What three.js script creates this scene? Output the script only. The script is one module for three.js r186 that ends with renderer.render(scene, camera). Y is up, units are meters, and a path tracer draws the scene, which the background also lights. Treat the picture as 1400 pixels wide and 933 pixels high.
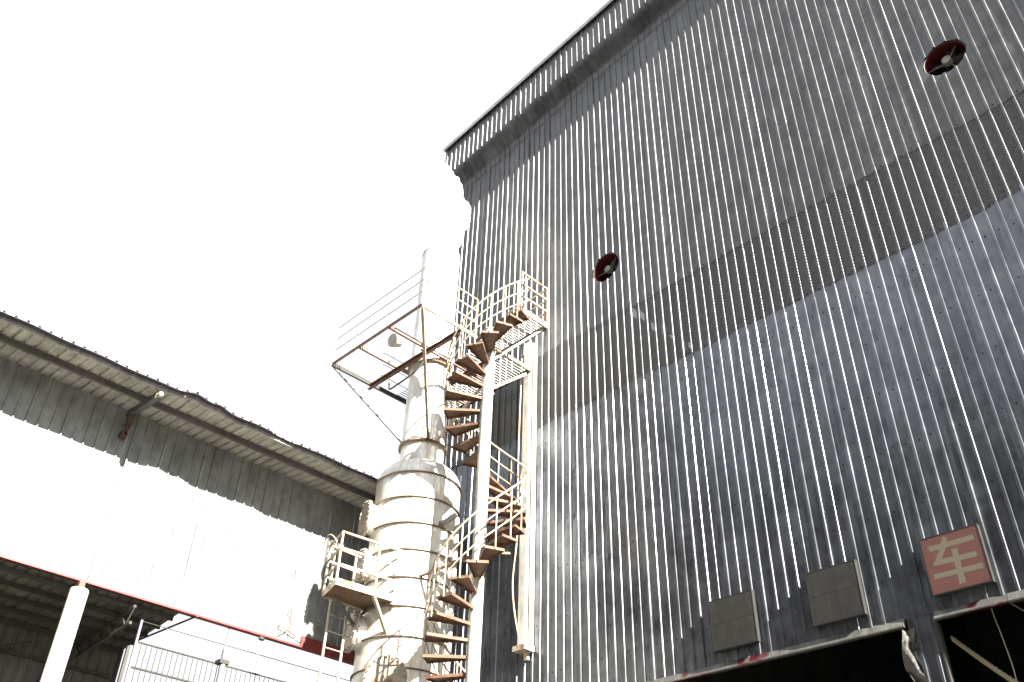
import * as THREE from 'three';
import { mergeGeometries } from 'three/addons/utils/BufferGeometryUtils.js';

// ---------------------------------------------------------------- camera, sky, sun, exposure
const scene = new THREE.Scene();
const F_PX = 1259.02, PITCH = 0.6395984, ROLL = 0.0340439, YAW = 0.7622286;   // fitted to the photograph's vanishing points
const EYE = new THREE.Vector3(0, 1.6, 0);
const camera = new THREE.PerspectiveCamera(2 * Math.atan(466.5 / F_PX) * 180 / Math.PI, 1400 / 933, 0.1, 900);
const fh = new THREE.Vector3(Math.sin(YAW), 0, -Math.cos(YAW)), rh = new THREE.Vector3(Math.cos(YAW), 0, Math.sin(YAW)), uh = new THREE.Vector3(0, 1, 0);
const camF = fh.clone().multiplyScalar(Math.cos(PITCH)).addScaledVector(uh, Math.sin(PITCH));
const camU0 = fh.clone().multiplyScalar(-Math.sin(PITCH)).addScaledVector(uh, Math.cos(PITCH));
const camR = rh.clone().multiplyScalar(Math.cos(ROLL)).addScaledVector(camU0, Math.sin(ROLL));
const camU = rh.clone().multiplyScalar(-Math.sin(ROLL)).addScaledVector(camU0, Math.cos(ROLL));
camera.quaternion.setFromRotationMatrix(new THREE.Matrix4().makeBasis(camR, camU, camF.clone().negate()));
camera.position.copy(EYE);
scene.add(camera);

const SUN = new THREE.Vector3(-0.12, 0.66, 1).normalize();
{ // pale hazy sky: white all round, a little bluer overhead, glowing softly round the sun
  const W = 128, H = 64, d = new Float32Array(W * H * 4);
  for (let j = 0; j < H; j++) for (let i = 0; i < W; i++) {
    const th = (j + 0.5) / H * Math.PI, ph = ((i + 0.5) / W - 0.5) * 2 * Math.PI;
    const v = new THREE.Vector3(Math.cos(ph) * Math.sin(th), -Math.cos(th), Math.sin(ph) * Math.sin(th));
    const el = Math.max(0, v.y), g = Math.exp(-Math.acos(Math.min(1, Math.max(-1, v.dot(SUN)))) / 0.5);
    const k = 4 * (j * W + i);
    d[k] = 0.158 - 0.012 * el + 0.2 * g; d[k + 1] = 0.161 - 0.006 * el + 0.19 * g; d[k + 2] = 0.166 + 0.002 * el + 0.17 * g; d[k + 3] = 1;
  }
  const sky = new THREE.DataTexture(d, W, H, THREE.RGBAFormat, THREE.FloatType);
  sky.mapping = THREE.EquirectangularReflectionMapping; sky.magFilter = THREE.LinearFilter; sky.minFilter = THREE.LinearFilter; sky.needsUpdate = true;
  scene.background = sky; scene.environment = sky;
}
const sun = new THREE.DirectionalLight(new THREE.Color(1, 0.955, 0.86), 4.3);
sun.position.copy(SUN).multiplyScalar(90).add(new THREE.Vector3(8, 8, -10)); sun.target.position.set(8, 8, -10);
sun.castShadow = true; sun.shadow.mapSize.set(4096, 4096);
Object.assign(sun.shadow.camera, { left: -30, right: 30, top: 30, bottom: -30, near: 1, far: 200 });
scene.add(sun, sun.target);
const renderer = new THREE.WebGLRenderer({ antialias: true });
renderer.toneMapping = THREE.LinearToneMapping; renderer.toneMappingExposure = 7.4;
renderer.shadowMap.enabled = true;

// ---------------------------------------------------------------- helpers
let seed = 20417;
const rnd = () => { seed |= 0; seed = seed + 0x6D2B79F5 | 0; let t = Math.imul(seed ^ seed >>> 15, 1 | seed); t = t + Math.imul(t ^ t >>> 7, 61 | t) ^ t; return ((t ^ t >>> 14) >>> 0) / 4294967296; };
const rr = (a, b) => a + (b - a) * rnd();
const V = (x, y, z) => new THREE.Vector3(x, y, z);
const lerp = (a, b, t) => a + (b - a) * t, sstep = (a, b, x) => { const t = Math.min(1, Math.max(0, (x - a) / (b - a))); return t * t * (3 - 2 * t); };
// photo pixel -> direction, met with the plane or distance on which the thing stands
const ray = (x, y) => camR.clone().multiplyScalar(x - 700).addScaledVector(camU, 466.5 - y).addScaledVector(camF, F_PX);
const hitX = (x, y, X) => { const r = ray(x, y); return r.multiplyScalar(X / r.x).add(EYE); };
const hitZ = (x, y, Z) => { const r = ray(x, y); return r.multiplyScalar(Z / r.z).add(EYE); };
const atD = (x, y, D) => { const r = ray(x, y); return r.multiplyScalar(D / Math.hypot(r.x, r.z)).add(EYE); };
const azDir = (deg) => V(Math.sin(deg * Math.PI / 180), 0, -Math.cos(deg * Math.PI / 180));

const used = {};
const numbered = (n) => { const k = used[n] = (used[n] ?? -1) + 1; return k ? n + '_' + String(k).padStart(3, '0') : n; };
const origin = new Map();
function planarUV(g, s = 1) { // uv in metres, by the way each face points
  if (!g.attributes.normal) g.computeVertexNormals();
  const p = g.attributes.position, n = g.attributes.normal, uv = new Float32Array(p.count * 2);
  for (let i = 0; i < p.count; i++) {
    const ax = Math.abs(n.getX(i)), ay = Math.abs(n.getY(i)), az = Math.abs(n.getZ(i));
    const x = p.getX(i), y = p.getY(i), z = p.getZ(i);
    const [u, v] = ay > ax && ay > az ? [x, z] : ax > az ? [z, y] : [x, y];
    uv[2 * i] = u / s; uv[2 * i + 1] = v / s;
  }
  g.setAttribute('uv', new THREE.BufferAttribute(uv, 2)); return g;
}
function merge(list) {
  const l = list.flat(9).map((g) => { g = g.index ? g.toNonIndexed() : g; for (const k of Object.keys(g.attributes)) if (!['position', 'normal', 'uv'].includes(k)) g.deleteAttribute(k); if (!g.attributes.uv) planarUV(g); return g; });
  return l.length === 1 ? l[0] : mergeGeometries(l, false);
}
function obj(name, geo, mat, parent, keepUV = false) { // ONE named mesh; geometry given in world coordinates
  let g = Array.isArray(geo) ? merge(geo) : geo;
  if (!keepUV) planarUV(g, 2.4);
  const o = origin.get(parent) || V(0, 0, 0);
  g.translate(-o.x, -o.y, -o.z);
  const m = new THREE.Mesh(g, mat); m.name = parent === scene ? numbered(name) : name; m.castShadow = m.receiveShadow = true;
  origin.set(m, o); parent.add(m); return m;
}
function thing(name, label, category, pos = V(0, 0, 0), group) {
  const o = new THREE.Group(); o.name = numbered(name); o.position.copy(pos); origin.set(o, pos.clone());
  o.userData = { label, category }; if (group) o.userData.group = group; scene.add(o); return o;
}
function part(name, parent) { const o = new THREE.Group(); o.name = name; origin.set(o, origin.get(parent)); parent.add(o); return o; }
function struct(name, geo, mat) { const m = obj(name, geo, mat, scene); m.userData.kind = 'structure'; return m; }
const stuff = (m) => { m.userData.kind = 'stuff'; return m; };
const box = (x0, x1, y0, y1, z0, z1) => new THREE.BoxGeometry(x1 - x0, y1 - y0, z1 - z0).translate((x0 + x1) / 2, (y0 + y1) / 2, (z0 + z1) / 2);
function orient(g, a, b, up = uh) { // g lies along +y from 0 to 1 length already scaled; put it from a to b
  const d = b.clone().sub(a), y = d.clone().normalize(); let ref = Math.abs(y.dot(up)) > 0.98 ? V(1, 0, 0) : up;
  const x = new THREE.Vector3().crossVectors(ref, y).normalize(), z = new THREE.Vector3().crossVectors(x, y);
  g.applyMatrix4(new THREE.Matrix4().makeBasis(x, y, z).setPosition(a.clone().addScaledVector(d, 0.5))); return g;
}
const bar = (a, b, w, h = w) => orient(new THREE.BoxGeometry(w, a.distanceTo(b), h), a, b);
const rod = (a, b, r, n = 8, r2 = r) => orient(new THREE.CylinderGeometry(r2, r, a.distanceTo(b), n), a, b);
const tube = (pts, r, seg = 40, n = 8, closed = false) => new THREE.TubeGeometry(new THREE.CatmullRomCurve3(pts, closed), seg, r, n, closed);
function angleBar(a, b, w, t = 0.008) { // L section
  return [bar(a, b, w, t), (() => { const g = new THREE.BoxGeometry(t, a.distanceTo(b), w); g.translate(-w / 2 + t / 2, 0, w / 2 - t / 2); return orient(g, a, b); })()];
}
function channel(a, b, h, w = h * 0.5, t = 0.008) { // C section standing upright
  const L = a.distanceTo(b), f = (sx, sz, x, z) => { const g = new THREE.BoxGeometry(sx, L, sz); g.translate(x, 0, z); return orient(g, a, b); };
  return [f(t, h, -w / 2, 0), f(w, t, t / 2, h / 2 - t / 2), f(w, t, t / 2, -h / 2 + t / 2)];
}

// ---------------------------------------------------------------- textures
function noiseGrid(n, cx, cy, s) { // tileable value noise on an n x n map
  const g = []; let q = s; const r = () => { q = Math.imul(q ^ 0x9E3779B9, 0x85EBCA6B) + 0x1234567 | 0; q ^= q >>> 13; return (q >>> 0) / 4294967296; };
  for (let i = 0; i < cx * cy; i++) g.push(r());
  const o = new Float32Array(n * n), sm = (t) => t * t * (3 - 2 * t);
  for (let j = 0; j < n; j++) for (let i = 0; i < n; i++) {
    const x = i / n * cx, y = j / n * cy, x0 = Math.floor(x), y0 = Math.floor(y), fx = sm(x - x0), fy = sm(y - y0), x1 = (x0 + 1) % cx, y1 = (y0 + 1) % cy;
    o[j * n + i] = lerp(lerp(g[y0 * cx + x0], g[y0 * cx + x1], fx), lerp(g[y1 * cx + x0], g[y1 * cx + x1], fx), fy);
  }
  return o;
}
function tex(n, fn, srgb) {
  const d = new Uint8Array(n * n * 4);
  for (let i = 0; i < n * n; i++) { const c = fn(i % n, Math.floor(i / n), i); for (let k = 0; k < 3; k++) d[4 * i + k] = Math.max(0, Math.min(255, c[k] * 255)); d[4 * i + 3] = 255; }
  const t = new THREE.DataTexture(d, n, n); t.wrapS = t.wrapT = THREE.RepeatWrapping; t.magFilter = THREE.LinearFilter; t.minFilter = THREE.LinearMipmapLinearFilter; t.generateMipmaps = true;
  if (srgb) t.colorSpace = THREE.SRGBColorSpace; t.needsUpdate = true; return t;
}
const N = 512;
const nA = noiseGrid(N, 6, 6, 11), nB = noiseGrid(N, 20, 20, 23), nC = noiseGrid(N, 90, 90, 37), nS = noiseGrid(N, 70, 3, 51), nS2 = noiseGrid(N, 160, 7, 77), nD = noiseGrid(N, 12, 9, 91);
const dirtMap = tex(N, (x, y, i) => { const v = 0.82 + 0.16 * (nA[i] - 0.5) + 0.12 * (nB[i] - 0.5) + 0.12 * (nS[i] - 0.5) + 0.08 * (nS2[i] - 0.5) + 0.08 * (nC[i] - 0.5); return [v * 1.0, v * 0.99, v * 0.975]; }, true);
const roughMap = tex(N, (x, y, i) => { const v = 0.8 + 0.26 * (nA[i] - 0.5) + 0.1 * (nB[i] - 0.5) + 0.08 * (nS[i] - 0.5); return [v, v, v]; });
const dentMap = tex(N, (x, y, i) => { const v = 0.5 + 0.55 * (nD[i] - 0.5) + 0.25 * (nB[i] - 0.5) + 0.05 * (nC[i] - 0.5); return [v, v, v]; });
const rustMap = tex(N, (x, y, i) => { const r = 0.85 * sstep(0.6, 0.92, 0.55 * nB[i] + 0.3 * nC[i] + 0.25 * nA[i]); const v = 0.85 + 0.2 * (nC[i] - 0.5); return [lerp(v, 0.55, r), lerp(v * 0.98, 0.34, r), lerp(v * 0.94, 0.2, r)]; }, true);
const streakMap = tex(N, (x, y, i) => { // stainless shell: drip stains
  const r = sstep(0.62, 0.95, 0.75 * nS[i] + 0.3 * nA[i] + 0.1 * nC[i]), v = 0.9 + 0.1 * (nB[i] - 0.5) + 0.1 * (nS2[i] - 0.5); return [lerp(v, 0.78, r * 0.5), lerp(v, 0.66, r * 0.5), lerp(v * 0.99, 0.5, r * 0.55)];
}, true);
const perfMap = tex(128, (x, y) => { const p = 16, ox = (Math.floor(y / p) % 2) * 8; const dx = ((x + ox) % p) - 8 + 0.5, dy = (y % p) - 8 + 0.5; const h = sstep(2.9, 4.5, Math.hypot(dx, dy * 0.9)); return [h, h, h]; });

const std = (o) => new THREE.MeshStandardMaterial({ side: THREE.DoubleSide, ...o });
const C = (r, g, b) => new THREE.Color().setRGB(r, g, b);
const sheetMat = (c, rough, bump, extra = {}) => std({ color: c, roughness: rough, map: dirtMap, roughnessMap: roughMap, bumpMap: dentMap, bumpScale: bump, ...extra });
const softMap = tex(N, (x, y, i) => { const v = 0.88 + 0.15 * (nA[i] - 0.5) + 0.12 * (nB[i] - 0.5) + 0.1 * (nD[i] - 0.5) + 0.06 * (nS[i] - 0.5) + 0.03 * (nC[i] - 0.5); return [v, v, v]; }, true);
const wallMat = (c, rough, metal) => std({ color: c, roughness: rough, metalness: metal, map: softMap, roughnessMap: roughMap });
const M = {
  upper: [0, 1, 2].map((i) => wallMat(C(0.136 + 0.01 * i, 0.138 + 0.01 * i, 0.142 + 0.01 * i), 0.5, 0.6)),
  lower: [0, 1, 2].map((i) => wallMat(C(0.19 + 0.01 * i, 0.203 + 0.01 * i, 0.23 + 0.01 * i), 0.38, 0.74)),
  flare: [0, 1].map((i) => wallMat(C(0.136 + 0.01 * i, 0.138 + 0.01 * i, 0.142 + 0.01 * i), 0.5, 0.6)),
  perf: std({ color: C(0.136, 0.138, 0.142), roughness: 0.5, metalness: 0.6, map: softMap, alphaMap: perfMap, alphaTest: 0.5 }),
  shed: [0, 1, 2].map((i) => wallMat(C(0.285 + 0.016 * i, 0.294 + 0.016 * i, 0.287 + 0.015 * i), 0.5, 0.25)),
  soffit: [0, 1].map((i) => sheetMat(C(0.66 + 0.03 * i, 0.645 + 0.03 * i, 0.58 + 0.025 * i), 0.6, 0.001)),
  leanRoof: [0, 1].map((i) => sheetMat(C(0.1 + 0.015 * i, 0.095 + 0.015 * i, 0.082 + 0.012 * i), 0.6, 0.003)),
  trim: std({ color: C(0.36, 0.38, 0.41), roughness: 0.4, map: dirtMap, metalness: 0.2 }),
  flashing: std({ color: C(0.13, 0.128, 0.122), roughness: 0.5, metalness: 0.2, map: dirtMap, bumpMap: dentMap, bumpScale: 0.02 }),
  redTrim: std({ color: C(0.3, 0.05, 0.048), roughness: 0.5, map: dirtMap }),
  steelDark: std({ color: C(0.055, 0.05, 0.045), roughness: 0.7, map: dirtMap }),
  grille: std({ color: C(0.12, 0.12, 0.145), roughness: 0.6 }),
  steelGrey: std({ color: C(0.16, 0.16, 0.155), roughness: 0.6, map: dirtMap }),
  cream: std({ color: C(0.62, 0.58, 0.5), roughness: 0.5, map: rustMap }),
  rail: std({ color: C(0.56, 0.5, 0.41), roughness: 0.55, map: rustMap }),
  tread: std({ color: C(0.2, 0.122, 0.086), roughness: 0.7, map: rustMap, bumpMap: dentMap, bumpScale: 0.004 }),
  primer: std({ color: C(0.16, 0.085, 0.07), roughness: 0.7, map: rustMap }),
  mauve: std({ color: C(0.26, 0.17, 0.16), roughness: 0.6, map: rustMap }),
  slate: std({ color: C(0.085, 0.075, 0.115), roughness: 0.5, map: dirtMap }),
  shell: std({ color: C(0.9, 0.89, 0.865), roughness: 0.32, metalness: 0.35, map: streakMap, bumpMap: dentMap, bumpScale: 0.004 }),
  ring: std({ color: C(0.3, 0.25, 0.2), roughness: 0.55, metalness: 0.3, map: rustMap }),
  cover: std({ color: C(0.45, 0.41, 0.36), roughness: 0.6, map: rustMap }),
  galv: std({ color: C(0.5, 0.5, 0.49), roughness: 0.5, metalness: 0.3, map: dirtMap }),
  white: std({ color: C(0.72, 0.71, 0.67), roughness: 0.55, map: dirtMap }),
  fanRed: std({ color: C(0.085, 0.009, 0.009), roughness: 0.45, map: dirtMap }),
  fanDark: std({ color: C(0.02, 0.02, 0.022), roughness: 0.5 }),
  fanHub: std({ color: C(0.3, 0.29, 0.28), roughness: 0.5, map: dirtMap }),
  board: std({ color: C(0.036, 0.035, 0.033), roughness: 0.55, map: dirtMap }),
  rubber: std({ color: C(0.03, 0.03, 0.035), roughness: 0.7 }),
  rope: std({ color: C(0.32, 0.28, 0.2), roughness: 0.9 }),
  screw: std({ color: C(0.02, 0.02, 0.02), roughness: 0.6 }),
  steam: new THREE.MeshPhysicalMaterial({ color: C(0.95, 0.95, 0.95), roughness: 1, transmission: 0.5, thickness: 0, side: THREE.DoubleSide }),
  ground: std({ color: C(0.165, 0.16, 0.15), roughness: 0.95, map: dirtMap }),
};

// ---------------------------------------------------------------- corrugated sheets
// toWorld(u, v, w): u along the wall, v up it, w outwards; rowsAt(u) -> [[v, w], ...] (same count for every u)
function corrugated({ u0, ribs, pitch, h, base, crest, rowsAt, toWorld, dimple, holes, su = 1, vary = 0.25, lap = 0.26 }) {
  const pos = [], nor = [], uvs = []; const ou = rr(0, 2.4), ov = rr(0, 2.4);
  const groups = []; let last = [[u0, 0]];
  for (let i = 0; i < ribs; i++) {
    const c = u0 + pitch * (i + 0.5), hh = h * (1 + (i === 0 ? lap : 0) + (rnd() < 0.16 ? -vary * 1.3 : rr(-vary, vary) * 0.5)), b = base / 2, t = crest / 2, jj = rr(-0.003, 0.003);
    if (i) last.push([c - pitch / 2, 0, 1]); else last.push([(u0 + c - b) / 2, 0]);
    last.push([c + jj - b, 0]); groups.push(last);
    groups.push([[c + jj - b, 0], [c + jj - t, hh]], [[c + jj - t, hh], [c + jj + t, hh]], [[c + jj + t, hh], [c + jj + b, 0]]);
    last = [[c + jj + b, 0]];
  }
  const uE = u0 + pitch * ribs; last.push([(last[0][0] + uE) / 2, 0], [uE, 0]); groups.push(last);
  const P = (u, v, w) => toWorld(u, v, w);
  for (const g of groups) {
    if (holes) { // vertical strips cut by round openings
      for (let s = 0; s + 1 < g.length; s++) for (let k = 0; k < 3; k++) {
        const ua = lerp(g[s][0], g[s + 1][0], k / 3), ub = lerp(g[s][0], g[s + 1][0], (k + 1) / 3), wa = lerp(g[s][1], g[s + 1][1], k / 3), wb = lerp(g[s][1], g[s + 1][1], (k + 1) / 3);
        const ra = rowsAt(ua), rb = rowsAt(ub), v0a = ra[0][0], v1a = ra[ra.length - 1][0], v0b = rb[0][0], v1b = rb[rb.length - 1][0], off = ra[0][1];
        const H = holes[0], ca = Math.sqrt(Math.max(0, H.r ** 2 - (ua - H.u) ** 2)), cb = Math.sqrt(Math.max(0, H.r ** 2 - (ub - H.u) ** 2));
        const quads = ca + cb > 0 ? [[v0a, H.v - ca, v0b, H.v - cb], [H.v + ca, v1a, H.v + cb, v1b]] : [[v0a, v1a, v0b, v1b]];
        for (const [a0, a1, b0, b1] of quads) {
          const A = P(ua, a0, wa + off), B = P(ub, b0, wb + off), Cc = P(ub, b1, wb + off), D = P(ua, a1, wa + off);
          const n = new THREE.Vector3().crossVectors(B.clone().sub(A), D.clone().sub(A)).normalize();
          const uvA = [ua, a0], uvB = [ub, b0], uvC = [ub, b1], uvD = [ua, a1];
          for (const [p, q] of [[A, uvA], [B, uvB], [Cc, uvC], [A, uvA], [Cc, uvC], [D, uvD]]) { pos.push(p.x, p.y, p.z); nor.push(n.x, n.y, n.z); uvs.push((q[0] + ou) / 2.4, (q[1] + ov) / 2.4); }
        }
      }
      continue;
    }
    const grid = g.map(([u, w, mid]) => rowsAt(u).map(([v, wo], j) => ({ p: P(u, v, w + wo + (dimple && g.length > 2 ? dimple(u, v, j, mid) : 0)), uv: [(u * su + ou) / 2.4, (v + ov) / 2.4] })));
    const nu = grid.length, nv = grid[0].length;
    const nn = grid.map((c, a) => c.map((q, b) => {
      const du = grid[Math.min(nu - 1, a + 1)][b].p.clone().sub(grid[Math.max(0, a - 1)][b].p), dv = c[Math.min(nv - 1, b + 1)].p.clone().sub(c[Math.max(0, b - 1)].p);
      return du.cross(dv).normalize();
    }));
    for (let a = 0; a + 1 < nu; a++) for (let b = 0; b + 1 < nv; b++) for (const [i, j] of [[a, b], [a + 1, b], [a + 1, b + 1], [a, b], [a + 1, b + 1], [a, b + 1]]) {
      const q = grid[i][j], n = nn[i][j]; pos.push(q.p.x, q.p.y, q.p.z); nor.push(n.x, n.y, n.z); uvs.push(q.uv[0], q.uv[1]);
    }
  }
  const geo = new THREE.BufferGeometry();
  geo.setAttribute('position', new THREE.Float32BufferAttribute(pos, 3)); geo.setAttribute('normal', new THREE.Float32BufferAttribute(nor, 3)); geo.setAttribute('uv', new THREE.Float32BufferAttribute(uvs, 2));
  return geo;
}

// ---------------------------------------------------------------- ground
struct('ground', new THREE.PlaneGeometry(800, 800).rotateX(-Math.PI / 2), M.ground);

// ================================================================ the tall hall on the right (gable wall in the plane x = 13)
const XW = 13, Z0 = -16.62, PIT = 0.21, COLS = 30, ZE = Z0 + COLS * PIT * 4;
const edgeY = (z) => 24.77 + 0.105 * ((z < 2 ? z : 4 - z) + 16.52);
const LINTEL = 6.34, JA = 12.65, JB = 14.62;
const wallR = (z, y, w) => V(XW - w, y, z);
const hall = thing('factory_hall', 'tall dark grey factory hall clad in ribbed metal sheets with sloping roof edge', 'building', V(XW, 0, Z0));
const gable = part('gable_wall', hall);
const ribR = { pitch: PIT, h: 0.0255, base: 0.06, crest: 0.038, toWorld: wallR, vary: 0.28 };
function purlinRows(y0, y1, step) { const l = [[y0, 0]]; for (let y = y0 + step * 0.6; y < y1 - 0.25; y += step) l.push([y - 0.11, 0], [y, 1], [y + 0.11, 0]); l.push([y1, 0]); return l; }
const FANS = [{ u: -10.45, v: 16.18, r: 0.4 }, { u: -2.13, v: 16.38, r: 0.4 }];
const pick = (l) => l[Math.floor(rnd() * l.length)];
for (let c = 0; c < COLS; c++) {
  const u0 = Z0 + c * PIT * 4;
  const mkDimple = (rows, amp, rough = 0.0028) => { const ph = rr(0, 9); return (u, v, j, mid) => rough * Math.sin(u * 71.3 + v * 5.7 + ph) * Math.sin(v * 13.1 + u * 17) + (rows[j] && rows[j][1] && mid ? -amp * (0.4 + 0.6 * Math.abs(Math.sin(u * 37 + v * 11))) : 0) + 0.001 * Math.sin(u * 9 + v * 2.1 + ph); };
  { // lower sheets, above the doors
    const rows = purlinRows(LINTEL + 0.06, JA + 0.1, 1.02);
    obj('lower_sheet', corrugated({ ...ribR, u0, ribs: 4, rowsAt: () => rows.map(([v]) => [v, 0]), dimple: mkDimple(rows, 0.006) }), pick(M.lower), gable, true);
  }
  { // perforated ventilation strip
    const dy = rr(-0.02, 0.02), yb = JA - 0.04 + (c % 3) * 0.012 + dy;
    const g = corrugated({ ...ribR, u0, ribs: 4, rowsAt: () => [[yb, 0.008], [(JA + JB) / 2, 0.008], [JB + 0.1, 0.008]] });
    const uv = g.attributes.uv; for (let i = 0; i < uv.count; i++) uv.setXY(i, uv.getX(i) * 2.4 / 0.3, uv.getY(i) * 2.4 / 0.3);
    obj('perforated_sheet', g, M.perf, gable, true);
  }
  { // upper sheets
    const hole = FANS.find((f) => Math.abs(u0 + PIT * 2 - f.u) < f.r + PIT * 2);
    const nr = 26, y0 = JB - 0.02 + rr(-0.025, 0.025);
    const rowsAt = (u) => { const l = []; for (let i = 0; i <= nr; i++) l.push([lerp(y0, edgeY(u) - 1.95, i / nr), 0.016]); return l; };
    const rows = []; for (let i = 0; i <= nr; i++) rows.push([0, i % 3 === 1]);
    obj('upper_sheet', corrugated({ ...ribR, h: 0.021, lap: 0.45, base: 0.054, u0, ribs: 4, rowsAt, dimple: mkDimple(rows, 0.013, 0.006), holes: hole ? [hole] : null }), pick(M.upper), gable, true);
  }
  { // topmost sheets, standing out under the roof edge
    const rowsAt = (u) => { const e = edgeY(u), l = []; const js = 2.06 + 0.03 * Math.sin(c * 7.1); for (let i = 0; i <= 16; i++) { const d = lerp(js, 0, i / 16); l.push([e - d, 0.024 + 0.4 * (1 - sstep(1.3, 1.98, d))]); } return l; };
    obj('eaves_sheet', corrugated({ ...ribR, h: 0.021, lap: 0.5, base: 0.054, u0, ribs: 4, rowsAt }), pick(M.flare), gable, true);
  }
}
// cladding beside and between the door openings
for (const [k0, n] of [[0, 30], [54, 2], [80, 40]]) for (let k = k0; k < k0 + n; k += 4)
  obj('pier_sheet', corrugated({ ...ribR, u0: Z0 + k * PIT, ribs: Math.min(4, k0 + n - k), rowsAt: () => [[0, -0.006], [3, -0.006], [LINTEL + 0.12, -0.006]] }), pick(M.lower), gable, true);
{ // fixing screws, one on each flat, in rows on the rails behind
  const l = [], proto = new THREE.CylinderGeometry(0.013, 0.016, 0.012, 6).rotateZ(Math.PI / 2);
  for (const [y0, y1, w] of [[LINTEL + 0.06, JA + 0.1, 0.004]]) for (const [y, f] of purlinRows(y0, y1, 1.02)) if (f) for (let k = 1; k < COLS * 4; k++) if (rnd() < 0.75) l.push(proto.clone().translate(XW - w + 0.004, y + rr(-0.02, 0.02), Z0 + k * PIT + rr(-0.02, 0.02)));
  for (const y of [JA - 0.02, JB + 0.02]) for (let k = 1; k < COLS * 4; k++) if (rnd() < 0.6) l.push(proto.clone().translate(XW - 0.02, y + rr(0, 0.05), Z0 + k * PIT + rr(-0.03, 0.03)));
  stuff(obj('fixing_screws', l, M.screw, gable));
}
{ // capping along the sloping roof edge
  for (let z = Z0 - 0.06; z < 2; z += 2.4) { const z1 = Math.min(z + 2.4, 2), X = XW - 0.51;
    const s = new THREE.Shape([[0, 0], [0.09, 0], [0.09, -0.15], [0.075, -0.15], [0.075, -0.012], [0, -0.012]].map(([a, b]) => new THREE.Vector2(a, b)));
    const a = V(0, edgeY(z) + 0.06, z), b = V(0, edgeY(z1) + 0.06, z1), L = a.distanceTo(b);
    const g = new THREE.ExtrudeGeometry(s, { depth: L - 0.004, bevelEnabled: false });
    g.scale(-1, 1, 1); g.translate(0.09, 0, 0); g.rotateX(-Math.atan2(b.y - a.y, b.z - a.z)); g.translate(X, a.y, a.z);
    g.computeVertexNormals(); obj('edge_capping', g, M.trim, hall);
  }
}
{ // roof, side wall with ventilation gaps, rear and end walls: the hall is closed and dark inside
  const y = (z) => edgeY(z) + 0.03, XB = 48;
  const slab = (x0, x1, z0, z1) => { const s = 0.105 * (z0 < 2 ? 1 : -1); const g = box(x0, x1, -0.04, 0.04, z0, z1); const p = g.attributes.position; for (let i = 0; i < p.count; i++) p.setY(i, p.getY(i) + y((z0 + z1) / 2) + s * (p.getZ(i) - (z0 + z1) / 2)); g.computeVertexNormals(); return g; };
  const roof = [slab(XW - 0.42, XB, -16.7, 2), slab(XW - 0.42, XB, 2.002, ZE)];
  obj('roof', roof, M.steelGrey, hall);
  const sw = (x0, x1, y0, y1) => box(x0, x1, y0, y1, -16.7, -16.64), yt = edgeY(-16.6);
  const vents = [[22.0, 22.5, 23.3, 23.8], [22.62, 23.0, 23.5, 23.95], [23.3, 23.7, 23.35, 23.75], [24.0, 24.35, 23.5, 24.1], [24.5, 24.9, 23.6, 23.85], [25.3, 25.6, 23.5, 24.0], [25.75, 26.2, 23.72, 24.15]];
  const swall = [sw(XW + 0.02, 13.5, 0, yt), sw(13.5, 14.6, 0, 13.2), sw(13.5, 14.6, 14.25, yt), sw(14.6, 22.0, 0, yt), sw(26.2, XB, 0, yt)];
  let px = 22.0; for (const [a, b, c, d] of vents) { if (a > px) swall.push(sw(px, a, 0, yt)); swall.push(sw(a, b, 0, c), sw(a, b, d, yt)); px = b; }
  for (let i = 0; i < 6; i++) swall.push(sw(13.5 + i * 0.2, 13.58 + i * 0.2 + rr(0, 0.05), 13.2, 14.25));
  for (let i = 0; i < 3; i++) { const q = 13.3 + i * 0.36; swall.push(box(13.5, 14.6, q, q + 0.1, -16.705, -16.7)); }
  obj('side_wall', swall, M.steelGrey, hall);
  obj('side_wall', [box(XW + 0.02, XB, 0, edgeY(ZE), ZE, ZE + 0.06)], M.steelGrey, hall);
  obj('rear_wall', [box(XB, XB + 0.1, 0, 26, -16.7, ZE)], M.steelGrey, hall);
}
// door heads: folded metal flashings, patches of old red paint
const redPatch = tex(256, (x, y, i) => { const j = (y * 2) * N + x * 2, r = sstep(0.52, 0.66, 0.6 * nA[j] + 0.4 * nB[j]); const v = 0.8 + 0.3 * (nB[j] - 0.5); return [lerp(v, 0.62, r), lerp(v, 0.1, r), lerp(v * 0.98, 0.14, r)]; }, true);
const redFlash = std({ color: C(0.13, 0.128, 0.125), roughness: 0.45, metalness: 0.2, map: redPatch, bumpMap: dentMap, bumpScale: 0.02 });
function flashing(z0, z1, y, mat) {
  const s = new THREE.Shape([[0, 0.14], [0.012, 0.14], [0.085, 0.02], [0.085, 0], [0, 0]].map(([a, b]) => new THREE.Vector2(a, b)));
  const g = new THREE.ExtrudeGeometry(s, { depth: z1 - z0, bevelEnabled: false, steps: 10 });
  g.scale(-1, 1, 1); g.translate(XW - 0.006, y, z0);
  g.computeVertexNormals(); return obj('door_head_flashing', g, mat, hall);
}
for (let z = -10.34; z < -5.3; z += 1.01) flashing(z, z + 1.0, LINTEL - 0.06, z > -9.5 && z < -8 ? redFlash : M.flashing);
for (let z = -4.86; z < 0.1; z += 1.01) flashing(z, z + 1.0, LINTEL - 0.06, z < -3.9 ? redFlash : M.flashing);
obj('door_jamb', [box(XW - 0.01, XW + 0.1, 0, LINTEL - 0.06, -4.89, -4.862)], M.steelDark, hall);
obj('door_jamb', [box(XW - 0.01, XW + 0.1, 0, LINTEL - 0.06, 0.18, 0.21)], M.steelDark, hall);
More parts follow.
